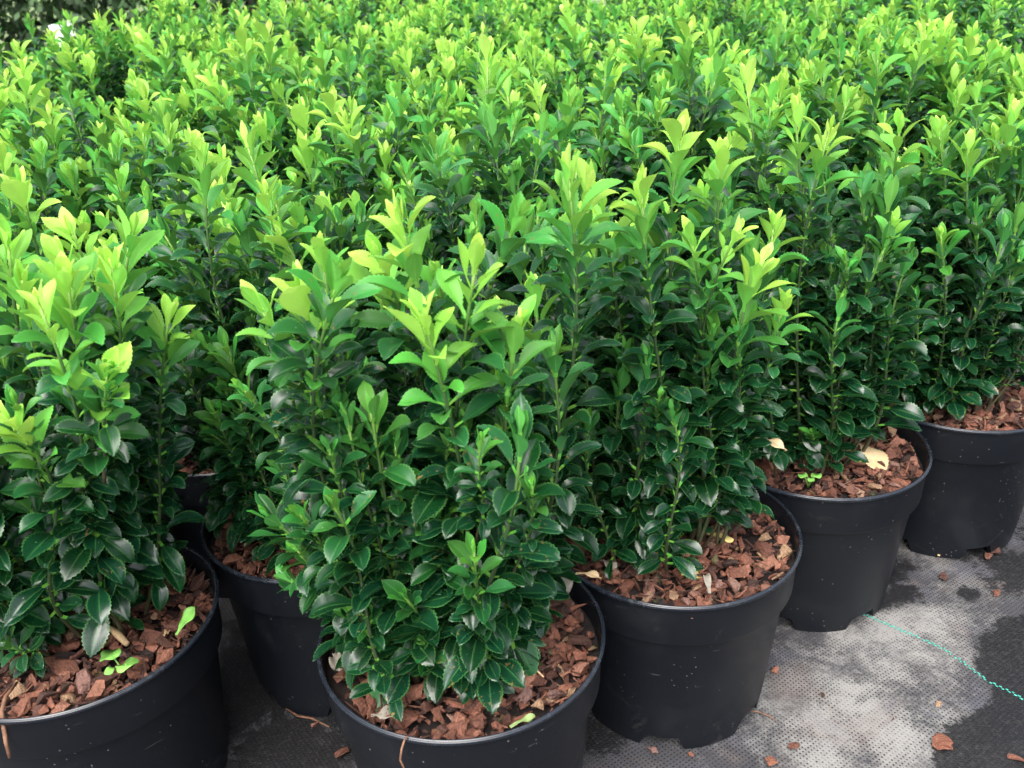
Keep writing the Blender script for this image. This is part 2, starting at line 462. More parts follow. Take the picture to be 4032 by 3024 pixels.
class Shoot:
    pass
def make_shoot(seed, L, **kw):
    (V, F, A, G), (SV, SF, sa) = shoot_geo(seed, L, **kw)
    s = Shoot(); s.L = L
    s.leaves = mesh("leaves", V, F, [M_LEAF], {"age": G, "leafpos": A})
    s.stem = mesh("stem", SV, SF, [M_STEM], {"age": sa})
    off = len(V)
    s.joined = mesh("shoot", np.concatenate([V, SV]), F + [tuple(i + off for i in f) for f in SF], [M_LEAF, M_STEM],
                    {"age": np.concatenate([G, sa]), "leafpos": np.concatenate([A, np.zeros((len(SV), 3))])}, [0] * len(F) + [1] * len(SF))
    return s

TALL = [make_shoot(100 + i, 0.27 + 0.16 * i / 23, freshness=[1.0, 0.9, 1.0, 0.7, 1.0, 0.8, 0.5][i % 7], size=[1.0, 1.06, 0.95, 1.0, 1.12][i % 5]) for i in range(24)]
SIDE = [make_shoot(300 + i, 0.09 + 0.12 * i / 9, freshness=[0.0, 0.1, 0.0, 0.35][i % 4], size=1.0, bare=0.16, gap0=0.0135) for i in range(10)]
DARK = [make_shoot(500 + i, 0.20 + 0.14 * i / 9, freshness=[0.05, 0.2, 0.0, 0.4, 0.1][i % 5], size=[1.0, 0.94, 1.04][i % 3]) for i in range(10)]
DULL = [make_shoot(700 + i, 0.28 + 0.14 * i / 6, freshness=0.45, size=[1.0, 0.92][i % 2]) for i in range(7)]
OPEN = [make_shoot(600 + i, 0.24 + 0.14 * i / 8, freshness=[1.0, 0.8, 1.0][i % 3], bare=0.17) for i in range(9)]
OPEND = [make_shoot(650 + i, 0.18 + 0.12 * i / 5, freshness=0.1, bare=0.22) for i in range(6)]
SPRIG = [make_shoot(400 + i, 0.085 + 0.012 * i, freshness=0.45, size=0.66, bare=0.1, gap0=0.013) for i in range(4)]

# ---------------------------------------------------------------- pot
def pot_mesh():
    prof = [(0.0, 0.014), (0.0955, 0.014), (0.0985, 0.0165), (0.1108, 0.1460), (0.1114, 0.1475), (0.1168, 0.1492), (0.1176, 0.1512),
            (0.1188, 0.1905), (0.1190, 0.1922), (0.1182, 0.1922), (0.1180, 0.1905), (0.1148, 0.1500), (0.1094, 0.1450), (0.0975, 0.018), (0.0, 0.018)]
    seg = 96
    V, F = [], []
    for r, z in prof:
        for s in range(seg):
            q = 2 * math.pi * s / seg
            V.append((r * math.cos(q), r * math.sin(q), z))
    for i in range(len(prof) - 1):
        for s in range(seg):
            a, b = i * seg + s, i * seg + (s + 1) % seg
            F.append((a, b, b + seg, a + seg))
    # foot ring broken by drainage notches
    nf = 6
    for k in range(nf):
        a0 = 2 * math.pi * k / nf + 0.16; a1 = 2 * math.pi * (k + 1) / nf - 0.16
        n = 12; b0 = len(V)
        for i in range(n + 1):
            t = i / n
            q = a0 + (a1 - a0) * t
            ql = a0 + 0.07 + (a1 - a0 - 0.14) * t
            for (r, z, qq) in ((0.0982, 0.0165, q), (0.0964, 0.0, ql), (0.0900, 0.0, ql), (0.0900, 0.0165, q)):
                V.append((r * math.cos(qq), r * math.sin(qq), z))
        for i in range(n):
            for e in range(4):
                a = b0 + i * 4 + e; b = b0 + i * 4 + (e + 1) % 4
                F.append((b, a, a + 4, b + 4))
        F.append((b0, b0 + 1, b0 + 2, b0 + 3)); e = b0 + n * 4; F.append((e + 3, e + 2, e + 1, e))
    me = mesh("pot", V, F, [M_POT])
    for p in me.polygons:
        if len(p.vertices) == 4: pass
    try:
        me.set_sharp_from_angle(angle=R_(32))
    except Exception:
        pass
    return me
POT = pot_mesh()
def rim_mesh():
    prof = [(0.1189, 0.1916), (0.1212, 0.1916), (0.1219, 0.1921), (0.1222, 0.1932), (0.1221, 0.1946), (0.1217, 0.1953), (0.1210, 0.1953), (0.1206, 0.1956),
            (0.1202, 0.1961), (0.1193, 0.1961), (0.1188, 0.1955), (0.1183, 0.1916)]
    seg = 128; V, F = [], []
    for r, z in prof:
        for s in range(seg):
            q = 2 * math.pi * s / seg
            V.append((r * math.cos(q), r * math.sin(q), z))
    m = len(prof)
    for i in range(m):
        for s in range(seg):
            a, b = i * seg + s, i * seg + (s + 1) % seg
            c, d = ((i + 1) % m) * seg + (s + 1) % seg, ((i + 1) % m) * seg + s
            F.append((a, b, c, d))
    return mesh("rim", V, F, [M_RIM])
RIM = rim_mesh()

# ---------------------------------------------------------------- bark chips
def chip_protos(n, seed):
    rng = random.Random(seed); out = []
    for i in range(n):
        bm = bmesh.new()
        kind = rng.random()
        sx, sy, sz = (1.0, 0.62, 0.42) if kind < 0.5 else ((1.0, 0.8, 0.58) if kind < 0.8 else (1.25, 0.32, 0.26))
        for _ in range(rng.randint(9, 15)):
            v = Vector((rng.uniform(-1, 1), rng.uniform(-1, 1), rng.uniform(-1, 1)))
            v = v / max(abs(v.x), abs(v.y), abs(v.z)) ** 0.75 if rng.random() < 0.8 else v
            bm.verts.new((v.x * sx * 0.5, v.y * sy * 0.5, v.z * sz * 0.5))
        r = bmesh.ops.convex_hull(bm, input=bm.verts[:])
        bmesh.ops.delete(bm, geom=[e for e in r['geom_interior'] if isinstance(e, bmesh.types.BMVert)], context='VERTS')
        bmesh.ops.triangulate(bm, faces=bm.faces[:])
        bmesh.ops.subdivide_edges(bm, edges=bm.edges[:], cuts=1, use_grid_fill=True)
        for v in bm.verts:
            v.co += Vector((rng.gauss(0, 0.032), rng.gauss(0, 0.032), rng.gauss(0, 0.020)))
            v.co.z += 0.05 * math.sin(v.co.x * 5 + i)
        bm.verts.index_update()
        out.append((np.array([v.co[:] for v in bm.verts]), [tuple(v.index for v in f.verts) for f in bm.faces]))
        bm.free()
    return out
PROTOS = chip_protos(48, 5)

def rot(rng, tilt):
    q = Quaternion((0, 0, 1), rng.uniform(0, 6.283)) @ Quaternion(Vector((rng.gauss(0, 1), rng.gauss(0, 1), 0.01)).normalized(), rng.gauss(0, tilt))
    return np.array(q.to_matrix())

def mulch_mesh(seed, R=0.1155):
    rng = random.Random(seed)
    V, F, T = [], [], []; off = 0
    def add(v, f, tone):
        nonlocal off
        V.append(v); F.extend(tuple(i + off for i in q) for q in f); T.append(np.tile(tone, (len(v), 1))); off += len(v)
    # compost sheet under the chips
    rings, seg = 6, 40; sv, sf = [(0, 0, -0.005)], []
    for r in range(1, rings + 1):
        for s in range(seg):
            q = 6.2832 * s / seg
            sv.append((R * 1.015 * r / rings * math.cos(q), R * 1.015 * r / rings * math.sin(q), -0.005 + 0.0015 * rng.random()))
    for s in range(seg): sf.append((0, 1 + s, 1 + (s + 1) % seg))
    for r in range(rings - 1):
        for s in range(seg):
            a = 1 + r * seg + s; b = 1 + r * seg + (s + 1) % seg
            sf.append((a, a + seg, b + seg, b))
    nsoil = len(sf); add(np.array(sv), sf, (0, 0, 0))
    def spot(rmax):
        while True:
            x, y = rng.uniform(-R, R), rng.uniform(-R, R)
            if math.hypot(x, y) < rmax: return x, y
    for layer, cnt, s0, s1, zz in ((0, 320, 0.006, 0.013, -0.004), (1, 420, 0.006, 0.016, 0.000), (2, 230, 0.006, 0.021, 0.0045)):
        for _ in range(cnt):
            v, f = rng.choice(PROTOS)
            s = rng.uniform(s0, s1) * (1 if rng.random() < 0.9 else 1.25)
            x, y = spot(R - s * 0.45)
            dome = 0.004 * (1 - (math.hypot(x, y) / R) ** 2) + 0.003 * math.sin(x * 60 + seed) * math.cos(y * 50)
            m = rot(rng, 0.55)
            t = min(1.0, max(0.0, rng.gauss(0.50, 0.26) - (0.22 if layer == 0 else 0)))
            if rng.random() < 0.03: t = 1.0
            add(v @ m.T * s + np.array([x, y, zz + dome + rng.uniform(-0.001, 0.0015)]), f, (t, 1.0 if rng.random() < 0.10 else 0.0, rng.random()))
    for _ in range(420):                                  # fibres and crumbs
        v, f = rng.choice(PROTOS)
        x, y = spot(R - 0.006); m = rot(rng, 0.5)
        fib = rng.random() < 0.6
        s = np.array([rng.uniform(0.010, 0.026), 0.0028, 0.003]) if fib else np.array([1, 1, 1]) * rng.uniform(0.003, 0.006)
        add((v * s) @ m.T + np.array([x, y, rng.uniform(0.003, 0.009)]), f, (rng.choice((0.12, 0.2, 0.3, 0.5, 0.75, 0.98 if fib and rng.random() < 0.25 else 0.3)), 0, rng.random()))
    return mesh("bark_mulch", np.concatenate(V), F, [M_CHIP, M_SOIL], {"tone": np.concatenate(T)}, [1] * nsoil + [0] * (len(F) - nsoil), smooth=False)
MULCH = [mulch_mesh(11), mulch_mesh(12), mulch_mesh(13)]
SOIL_Z = 0.1765

# ---------------------------------------------------------------- potted shrubs
def look(base, tip, spin):
    d = Vector(tip) - Vector(base)
    q = d.normalized().to_track_quat('Z', 'Y') @ Quaternion((0, 0, 1), spin)
    return d.length, q

def put_shoot(root, lib, base, tip, rng, detailed, idx=None, name="shoot"):
    d = (Vector(tip) - Vector(base)).length
    if idx is None:
        cand = sorted(lib, key=lambda s: abs(s.L - d))[:6]
        s = rng.choice(cand)
    else:
        s = lib[idx]
    L, q = look(base, tip, rng.uniform(0, 6.283))
    k = L / s.L
    kk = min(1.25, max(0.80, k))
    m = Matrix.Translation(base) @ q.to_matrix().to_4x4() @ Matrix.Diagonal((kk, kk, k, 1))
    if detailed:
        o = obj(name, s.stem, root, m)
        obj("leaves", s.leaves, o)
    else:
        o = obj(name, s.joined, root, m)
    return o

PR = 3609 * 2212 / 4032
def tip_at(px, py, Y):                                    # measured shoot tips -> metres, at the plant's own depth
    u, v = (px - 1106) / PR, -(py - 829.5) / PR
    c, s = math.cos(ROLL), math.sin(ROLL)
    u, v = c * u - s * v, s * u + c * v
    d = (u, math.cos(TILT) + v * math.sin(TILT), -math.sin(TILT) + v * math.cos(TILT))
    t = Y / d[1]
    return Vector((d[0] * t, Y, CAM_H + d[2] * t))

CENTRES = {(0, 0): (-0.053, 0.613), (0, 1): (0.152, 0.748), (0, 2): (0.342, 0.903), (0, 3): (0.558, 1.024), (1, -1): (-0.398, 0.655), (1, 0): (-0.206, 0.812)}
TIPS = {
    (0, 0): [(860, 462, -.045), (738, 582, -.070), (1030, 552, -.065), (545, 642, -.035), (640, 605, -.05), (690, 530, .02), (1225, 362, .01), (1275, 385, .05), (1128, 455, .0), (812, 540, -.02), (945, 585, -.015), (905, 660, -.085), (1120, 690, -.06)],
    (0, 1): [(1385, 392, -.06), (1470, 278, .0), (1560, 330, .02), (1598, 490, -.065), (1648, 560, -.03), (1692, 648, -.03), (1300, 425, -.04), (1445, 470, .04), (1515, 420, .05), (1490, 500, -.05)],
    (0, 2): [(1792, 280, -.06), (1717, 235, .0), (1610, 165, .06), (1840, 200, .05), (1946, 262, .05), (1930, 480, -.06), (1668, 190, .02)],
    (0, 3): [(2091, 305, -.03), (2025, 270, -.01), (2152, 290, .02), (2031, 500, -.08), (2110, 190, .06), (2190, 240, .0)],
    (1, -1): [(80, 648, -.09), (18, 522, -.02), (149, 488, .02), (128, 548, -.03), (143, 592, -.06), (241, 570, -.04), (286, 494, .01), (366, 672, -.01), (232, 792, -.095), (47, 600, -.05), (12, 900, -.10)],
    (1, 0): [(530, 300, .02), (440, 332, .0), (604, 500, -.05), (637, 452, .0), (575, 410, -.04), (360, 272, .07), (700, 430, .05)],
}
SPRIGS = {
    (0, 0): [(1095, 862, -.06), (1038, 945, -.10), (1150, 1045, -.095), (640, 1105, -.08), (520, 835, -.03)],
    (0, 1): [(1425, 850, -.09)], (0, 2): [(1826, 550, -.08), (1752, 930, -.07)], (1, -1): [(30, 860, -.09), (232, 800, -.10)],
}
ORD = ["front edge", "second", "third", "fourth", "fifth", "sixth", "seventh", "eighth", "ninth", "tenth", "eleventh", "twelfth"]
NUM = ["first", "second", "third", "fourth", "fifth", "sixth", "seventh", "eighth", "ninth", "tenth", "eleventh", "twelfth", "thirteenth", "fourteenth", "fifteenth", "sixteenth", "seventeenth"]
NEAR_LABEL = {
    (0, 0): "front potted shrub nearest the middle of the bottom edge, long leaf lying on its bark",
    (0, 1): "potted shrub with a yellow oval leaf on its bark, right of the front pot",
    (0, 2): "potted shrub with a large dry tan leaf on its bark, behind the thread's end",
    (0, 3): "potted shrub whose black pot is cut off by the right edge of the picture",
    (1, -1): "potted shrub in the large black pot cut off at the lower left corner",
    (1, 0): "potted shrub in the shaded pot between the lower left and front middle pots",
}

def in_view(x, y, z, mx=0.12):
    Xc = Vector((x, y, z - CAM_H))
    ct, st = math.cos(TILT), math.sin(TILT)
    dep = Xc.y * ct - Xc.z * st
    if dep < 0.1: return False
    u, v = Xc.x / dep, (Xc.y * st + Xc.z * ct) / dep
    c, s = math.cos(ROLL), math.sin(ROLL)
    u, v = c * u + s * v, -s * u + c * v
    return abs(u) < 0.5587 + mx / dep and abs(v) < 0.419 + 0.10 / dep

grid = []
for j in range(0, 12):
    for i in range(-5, 16):
        if j == 0 and i < 0: continue
        x, y = -0.053 + 0.2037 * i - 0.150 * j, 0.613 + 0.139 * i + 0.200 * j
        rg = random.Random(1000 + j * 50 + i + 100)
        if (j, i) in CENTRES: x, y = CENTRES[(j, i)]
        elif y > 0.9: x += rg.uniform(-.004, .004); y += rg.uniform(-.004, .004)
        if y > (3.25 if x < -0.55 else 3.9) or y < 0.45: continue
        if j >= 7 and i < 1 or j >= 9 and i < 3: continue
        if not (in_view(x, y, 0.56) or in_view(x, y, 0.40) or in_view(x, y, 0.2)): continue
        grid.append((j, i, x, y))

rows = {}
for g in grid: rows.setdefault(g[0], []).append(g)
shrubs = {}
for j, lst in rows.items():
    lst.sort(key=lambda g: g[1])
    for n, (jj, i, x, y) in enumerate(lst):
        rng = random.Random(77 + j * 131 + i * 17)
        dist = math.hypot(x, y)
        detailed = dist < 1.25
        root = bpy.data.objects.new("potted_shrub", None)
        C.objects.link(root)
        root.location = (x, y, 0)
        root.empty_display_size = 0.05
        if (j, i) in NEAR_LABEL: lab = NEAR_LABEL[(j, i)]
        else:
            rw = "front edge row" if j == 0 else ORD[j] + " row back"
            lab = "yellow green tipped potted shrub, %s from the left in the %s" % (NUM[n], rw)
        tag(root, lab, "potted shrub", "potted evergreen shrubs set out in rows")
        shrubs[(j, i)] = root
        pot_seen = dist < 1.9 or j == 0
        if pot_seen:
            po = obj("pot", POT, root, Matrix.Rotation(rng.uniform(0, 6.28), 4, 'Z'))
            obj("rim", RIM, po)
            mu = obj("bark_mulch", MULCH[rng.randrange(3)], root, Matrix.Translation((0, 0, SOIL_Z)) @ Matrix.Rotation(rng.uniform(0, 6.28), 4, 'Z'))
            mu["kind"] = "stuff"
        ctr = Vector((x, y, 0))
        hp = rng.uniform(-0.03, 0.03)
        tips = [tip_at(px, py, y + d) - ctr for px, py, d in TIPS.get((j, i), [])]
        given = len(tips)
        nt = 42 if (j, i) in ((0, 0), (1, -1)) else 36 if dist < 1.6 else (27 if dist < 2.4 else 21)
        for k in range(nt):
            r = 0.115 * math.sqrt((k + 0.6) / nt); q = k * 2.39996 + rng.uniform(-0.35, 0.35) + i + j
            tx, ty = r * math.cos(q) - (0.020 if j == 0 and i > 0 else 0.006), r * math.sin(q) + (0.022 if j == 0 and i > 0 else 0.004)
            if (j, i) == (1, -1) and tx > 0.03 and ty < -0.01: continue
            if given and any(math.hypot(t.x - tx, t.y - ty) < 0.023 for t in tips[:given]): continue
            h = 0.535 + hp - 0.55 * r * (r / 0.115) + rng.gauss(0, 0.036) + (0.02 if j >= 6 else 0) + (0.02 if j >= 6 and x < -0.4 else 0) - (0.07 if rng.random() < 0.12 else 0)
            if given:
                h = min(h, 0.515) - 0.015
                if ty < -0.02: h = rng.uniform(0.34, 0.44)
            tips.append(Vector((tx, ty, min(0.62, h))))
        if ns_extra := (12 if (j, i) in ((0, 0), (1, -1)) else 7 if given else 0):
            for k in range(ns_extra):
                if (j, i) == (1, -1) and k < 7: continue
                q = -math.pi * (0.12 + 0.76 * (k + 0.5) / ns_extra); r = rng.uniform(0.06, 0.095)
                tips.append(Vector((r * math.cos(q) - 0.01, r * math.sin(q) + (0.02 if j == 0 and i > 0 else 0), rng.uniform(0.33, 0.46))))
        extra = {(0, 0): [(-.135, .01, .36), (-.125, .05, .43), (-.12, -.03, .31), (-.145, .035, .30), (-.11, .075, .40)],
                 (1, 0): [(-.12, -.02, .40), (-.11, .03, .47), (-.125, .01, .33), (-.09, -.06, .42), (-.07, -.085, .34)],
                 (1, -1): [(.075, .06, .40), (.09, .03, .36), (.06, .09, .45)],
                 (2, 0): [(.0, -.10, .40), (.06, -.09, .44), (-.06, -.09, .38), (.09, -.06, .36), (.03, -.11, .33)]}
        tips += [Vector(e) for e in extra.get((j, i), [])]
        dull = given == 0 and rng.random() < 0.2
        for t in tips:
            b = Vector((t.x * 0.62 + rng.uniform(-.010, .010), t.y * 0.62 + rng.uniform(-.010, .010), SOIL_Z + 0.002))
            if math.hypot(b.x, b.y) > 0.085: b.x *= 0.085 / math.hypot(b.x, b.y); b.y *= 0.085 / max(0.085, math.hypot(t.x * .62, t.y * .62))
            lib = TALL if (t - b).length > 0.24 else SIDE + SPRIG
            if dull and lib is TALL and rng.random() < 0.75: lib = DULL
            if (j, i) == (1, -1):
                b.x = t.x * 0.45 - 0.015; b.y = t.y * 0.35 + 0.022
            if given and tips.index(t) >= given and (t.y < 0.03 or (t - b).length < 0.27): lib = DARK
            if (j == 0 and i > 0 and (t.x > 0.0 and t.y < 0.05)) or ((j, i) == (1, -1) and t.x > -0.03): lib = OPEND if lib is DARK else (OPEN if lib is TALL else lib)
            put_shoot(root, lib, b, t, rng, detailed)
        ns = 22 if (j, i) in ((0, 0), (1, -1)) else 14 if dist < 1.1 else (11 if (j == 0 or dist < 1.5) else (4 if dist < 2.2 else 0))
        opened = j == 0 and i > 0
        for k in range(ns):                                # short leafy side shoots that dress the foot of the shrub
            q = k * 2.39996 + rng.uniform(-0.3, 0.3)
            if opened and math.cos(q + 0.55) > 0.05 and rng.random() < 0.85: continue
            if ns == 22 and math.cos(q + 0.25) > (0.0 if j else 0.35) and rng.random() < 0.9: continue
            r0 = rng.uniform(0.015, 0.045); r1 = rng.uniform(0.065, 0.105)
            if ns == 22 and math.cos(q) < -0.45: r1 *= 1.32
            if (math.sin(q - 0.45) < -0.1 and j == 0 and i > 0) or math.cos(q) > 0.45: r1 *= 0.72
            zt = SOIL_Z + (rng.uniform(0.045, 0.18) if ns == 22 else rng.uniform(0.065, 0.19))
            put_shoot(root, SIDE, Vector((r0 * math.cos(q), r0 * math.sin(q), SOIL_Z + 0.004)), Vector((r1 * math.cos(q) - 0.008, r1 * math.sin(q) + 0.010, zt)), rng, detailed)
        for px, py, d in SPRIGS.get((j, i), []):
            t = tip_at(px, py, y + d) - ctr
            b = Vector((t.x * 0.75, t.y * 0.75, t.z - 0.09))
            b.z = max(b.z, SOIL_Z + 0.01)
            put_shoot(root, SPRIG, b, t, rng, detailed)

def single_leaf(seed, L, W, age, curl=0.5, fold=0.35, mat=None, name="leaf", wave=0.0012):
    rng = np.random.default_rng(seed)
    V, A, G = leaf(rng, L, W, curl, fold, wave, 0.7, age)
    me = mesh(name, V, LEAF_FACES.tolist(), [mat or M_LEAF], {"age": G, "leafpos": A})
    if mat is not None:
        me["dry"] = 1
    return me

def aim(base, tip, up=(0, 0, 1)):
    X = (Vector(tip) - Vector(base)).normalized(); Z = Vector(up); Z = (Z - X * Z.dot(X)).normalized(); Y = Z.cross(X)
    m = Matrix((X, Y, Z)).transposed().to_4x4(); m.translation = base
    return m

# the long low leaf of the front shrub, hanging onto the bark
A0 = shrubs[(0, 0)]; a0 = Vector((-0.053, 0.613, 0))
for bs, tp, sd_, ag in (((-0.088, 0.600, 0.213), (-0.126, 0.545, 0.189), 1, .58), ((-0.100, 0.605, 0.222), (-0.122, 0.566, 0.200), 2, .5), ((-0.02, 0.585, 0.24), (0.008, 0.555, 0.196), 3, .7), ((-0.05, 0.58, 0.235), (-0.045, 0.545, 0.195), 4, .8)):
    Lf = (Vector(tp) - Vector(bs)).length
    obj("low_leaf", single_leaf(sd_, Lf * 1.04, Lf * 0.42, ag, 0.35, 0.3, name="low_leaf"), A0, aim(Vector(bs) - a0, Vector(tp) - a0, (0.1, -0.4, 1)))

# ---------------------------------------------------------------- ground, fabric, thread
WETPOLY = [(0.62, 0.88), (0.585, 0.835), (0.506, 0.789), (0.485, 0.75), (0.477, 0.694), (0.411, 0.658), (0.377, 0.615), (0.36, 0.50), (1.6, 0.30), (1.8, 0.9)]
def poly_sd(px, py, poly):
    n = len(poly); best = 9.0; inside = False
    for i in range(n):
        ax, ay = poly[i]; bx, by = poly[(i + 1) % n]
        dx, dy = bx - ax, by - ay
        t = max(0, min(1, ((px - ax) * dx + (py - ay) * dy) / (dx * dx + dy * dy)))
        best = min(best, math.hypot(px - ax - t * dx, py - ay - t * dy))
        if (ay > py) != (by > py) and px < (bx - ax) * (py - ay) / (by - ay) + ax: inside = not inside
    return -best if inside else best
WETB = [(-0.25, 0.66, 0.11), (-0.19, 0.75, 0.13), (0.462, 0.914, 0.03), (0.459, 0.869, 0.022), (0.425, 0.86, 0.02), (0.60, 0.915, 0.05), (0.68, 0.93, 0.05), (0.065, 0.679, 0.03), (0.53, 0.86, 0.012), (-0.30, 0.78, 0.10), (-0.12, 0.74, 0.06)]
PALEB = [(0.564, 0.892, 0.035, .9), (0.451, 0.824, 0.05, .7), (0.42, 0.78, 0.05, .8), (0.293, 0.696, 0.05, .65), (0.215, 0.67, 0.035, .5), (0.36, 0.68, 0.05, .6), (0.31, 0.64, 0.06, .7), (0.40, 0.735, 0.06, .6), (0.52, 0.86, 0.04, .4), (-0.2, 0.67, 0.08, -.35)]
V, F, W, PL = [], [], [], []
x0, x1, y0, y1, st = -0.9, 1.3, 0.35, 1.5, 0.0125
nx, ny = int((x1 - x0) / st) + 1, int((y1 - y0) / st) + 1
hr = random.Random(4); hv = [(hr.uniform(8, 30), hr.uniform(8, 30), hr.uniform(0, 6)) for _ in range(5)]
for b in range(ny):
    for a in range(nx):
        x, y = x0 + a * st, y0 + b * st
        z = sum(math.sin(p * x + q * y + r) for p, q, r in hv) * 0.0003
        V.append((x, y, z))
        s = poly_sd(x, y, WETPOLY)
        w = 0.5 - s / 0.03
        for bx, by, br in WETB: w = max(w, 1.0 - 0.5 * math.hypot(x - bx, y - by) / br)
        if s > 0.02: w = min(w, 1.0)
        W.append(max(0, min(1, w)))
        PL.append(sum(g * math.exp(-((x - bx) ** 2 + (y - by) ** 2) / (2 * br * br)) for bx, by, br, g in PALEB) * 0.50 + 0.10)
for b in range(ny - 1):
    for a in range(nx - 1):
        p = b * nx + a
        F.append((p, p + 1, p + nx + 1, p + nx))
# surrounding skirt of the same sheet
ring = [(-3.2, -1.0), (4.0, -1.0), (4.0, 4.3), (-3.2, 4.3)]
b0 = len(V)
for (x, y) in ring: V.append((x, y, 0)); W.append(0.6); PL.append(0.1)
c00, c10, c11, c01 = 0, nx - 1, ny * nx - 1, (ny - 1) * nx
F += [tuple([b0, b0 + 1] + list(range(c10, c00 - 1, -1))), tuple([b0 + 1, b0 + 2] + list(range(c11, c10 - 1, -nx))),
      tuple([b0 + 2, b0 + 3] + list(range(c01, c11 + 1))), tuple([b0 + 3, b0] + list(range(c00, c01 + 1, nx)))]
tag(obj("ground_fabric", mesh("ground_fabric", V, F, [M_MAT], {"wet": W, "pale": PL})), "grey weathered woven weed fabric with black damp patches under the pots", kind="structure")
tag(obj("ground", mesh("ground", [(-14, -3, -0.01), (14, -3, -0.01), (14, 24, -0.01), (-14, 24, -0.01)], [(0, 1, 2, 3)], [M_LAWN])), "green ground beyond the fabric", kind="structure")

TH = [(0.372, 0.853), (0.4044, 0.8258), (0.4194, 0.8104), (0.4343, 0.7974), (0.447, 0.7861), (0.462, 0.7696), (0.4708, 0.7517), (0.4778, 0.737), (0.4835, 0.7225), (0.4964, 0.7082), (0.5076, 0.6943), (0.525, 0.672), (0.56, 0.63)]
def resample(P, step):
    P = [Vector((*p, 0)) for p in P]; out = []; carry = 0
    for a, b in zip(P[:-1], P[1:]):
        L = (b - a).length; t = carry
        while t < L:
            out.append((a.lerp(b, t / L), (b - a).normalized())); t += step
        carry = t - L
    return out
V, F = [], []
for k, (p, d) in enumerate(resample(TH, 0.0031)):
    nrm = Vector((-d.y, d.x, 0)); s = 1 if k % 2 else -1
    r = random.Random(k)
    if r.random() < 0.06: continue
    c = p + nrm * s * 0.00100 + nrm * 0.0004 * math.sin(k * 0.7)
    z = sum(math.sin(p_ * c.x + q * c.y + r_) for p_, q, r_ in hv) * 0.0003 + 0.0006
    hl, hw = 0.00165 * r.uniform(.7, 1.1), 0.00085 * r.uniform(.8, 1.1)
    b = len(V)
    for (u, v, w) in ((-1, -1, 0), (1, -1, 0), (1, 1, 0), (-1, 1, 0), (-.6, -.5, 1), (.6, -.5, 1), (.6, .5, 1), (-.6, .5, 1)):
        q = c + d * (u * hl) + nrm * (v * hw); V.append((q.x, q.y, z + w * 0.0006))
    F += [(b + 4, b + 5, b + 6, b + 7)] + [(b + i, b + (i + 1) % 4, b + 4 + (i + 1) % 4, b + 4 + i) for i in range(4)]
tag(obj("marker_thread", mesh("marker_thread", V, F, [M_THREAD])), "turquoise checked marker line woven across the grey ground fabric", kind="structure")

# ---------------------------------------------------------------- litter
GL = "loose bark chips on the ground fabric"
def lone_chip(i, x, y, s, t, label, z=0.0, group=GL):
    rng = random.Random(900 + i)
    v, f = PROTOS[(i * 7) % len(PROTOS)]
    m = rot(rng, 0.15)
    vv = v @ m.T * s; vv[:, 2] += -vv[:, 2].min() + z - 0.0002
    me = mesh("bark_chip", vv, f, [M_CHIP], {"tone": np.tile((t, 0, rng.random()), (len(vv), 1))}, smooth=False)
    o = obj("bark_chip", me); o.location = (x, y, 0.0005)
    tag(o, label, "bark chip", group)
CH = [(0.399, 0.638, .019, .60, "large red brown bark chip on the black damp patch, lower right"),
      (0.463, 0.617, .018, .50, "bark chip cut by the right edge near the bottom right corner"),
      (0.258, 0.647, .012, .45, "narrow brown bark chip on pale fabric right of the second pot's foot"),
      (0.231, 0.629, .011, .62, "bark chip at the very bottom edge of the picture, right of the middle"),
      (0.268, 0.747, .014, .75, "pinkish bark chip against the foot of the pot with the yellow leaf"),
      (0.514, 0.892, .014, .25, "dark brown bark chip on grey fabric below the farthest right pot"),
      (0.561, 0.857, .011, .45, "small reddish bark chip beside the pale stain near the right edge"),
      (0.600, 0.937, .020, .25, "dark bark chip beside the foot of the farthest right pot"),
      (0.585, 0.925, .014, .40, "reddish bark chip in front of the farthest right pot's foot"),
      (0.307, 0.711, .007, .22, "tiny dark crumb of bark on the open pale fabric"),
      (0.419, 0.691, .008, 1.0, "tiny straw coloured sliver beside the edge of the black damp patch"),
      (0.120, 0.650, .012, .92, "pale tan bark chip under the foot of the pot with the yellow leaf"),
      (0.157, 0.643, .007, .60, "little orange bark crumb below the second pot's base"),
      (0.368, 0.676, .006, .30, "tiny dark splinter left of the black damp patch"),
      (-0.186, 0.662, .015, .42, "smooth brown bark chip on dark fabric left of the front pot"),
      (-0.221, 0.705, .014, .85, "tan knobbly bark chip below the shaded pot's base"),
      (0.462, 0.938, .010, .40, "small bark chip in the shade between the third and fourth front pots")]
for i, (x, y, s, t, l) in enumerate(CH): lone_chip(i, x, y, s, t, l)

def dead_leaf(name, x, y, z, L, W, mat, az, label, cat, curl=0.7, fold=0.5, tilt=0.0, seed=1, wave=0.002, roll=0.0):
    o = obj(name, single_leaf(seed, L, W, 0.5, curl, fold, mat, name, wave))
    o.matrix_world = Matrix.Translation((x, y, z)) @ Matrix.Rotation(az, 4, 'Z') @ Matrix.Rotation(-tilt, 4, 'Y') @ Matrix.Rotation(roll, 4, 'X')
    sol = o.modifiers.new("thickness", 'SOLIDIFY'); sol.thickness = 0.0004
    tag(o, label, cat)
    return o
ZS = SOIL_Z + 0.011
dead_leaf("fallen_leaf", 0.184, 0.742, ZS + .003, .026, .011, M_YEL, R_(-20), "yellow oval fallen leaf on the bark below the second shrub's stems", "fallen leaf", .3, .2, .05, 21)
dead_leaf("fallen_leaf", 0.127, 0.738, ZS, .027, .007, M_TAN, R_(-22), "narrow curled tan leaf on the bark left of the yellow oval leaf", "fallen leaf", .8, 1.0, .15, 22)
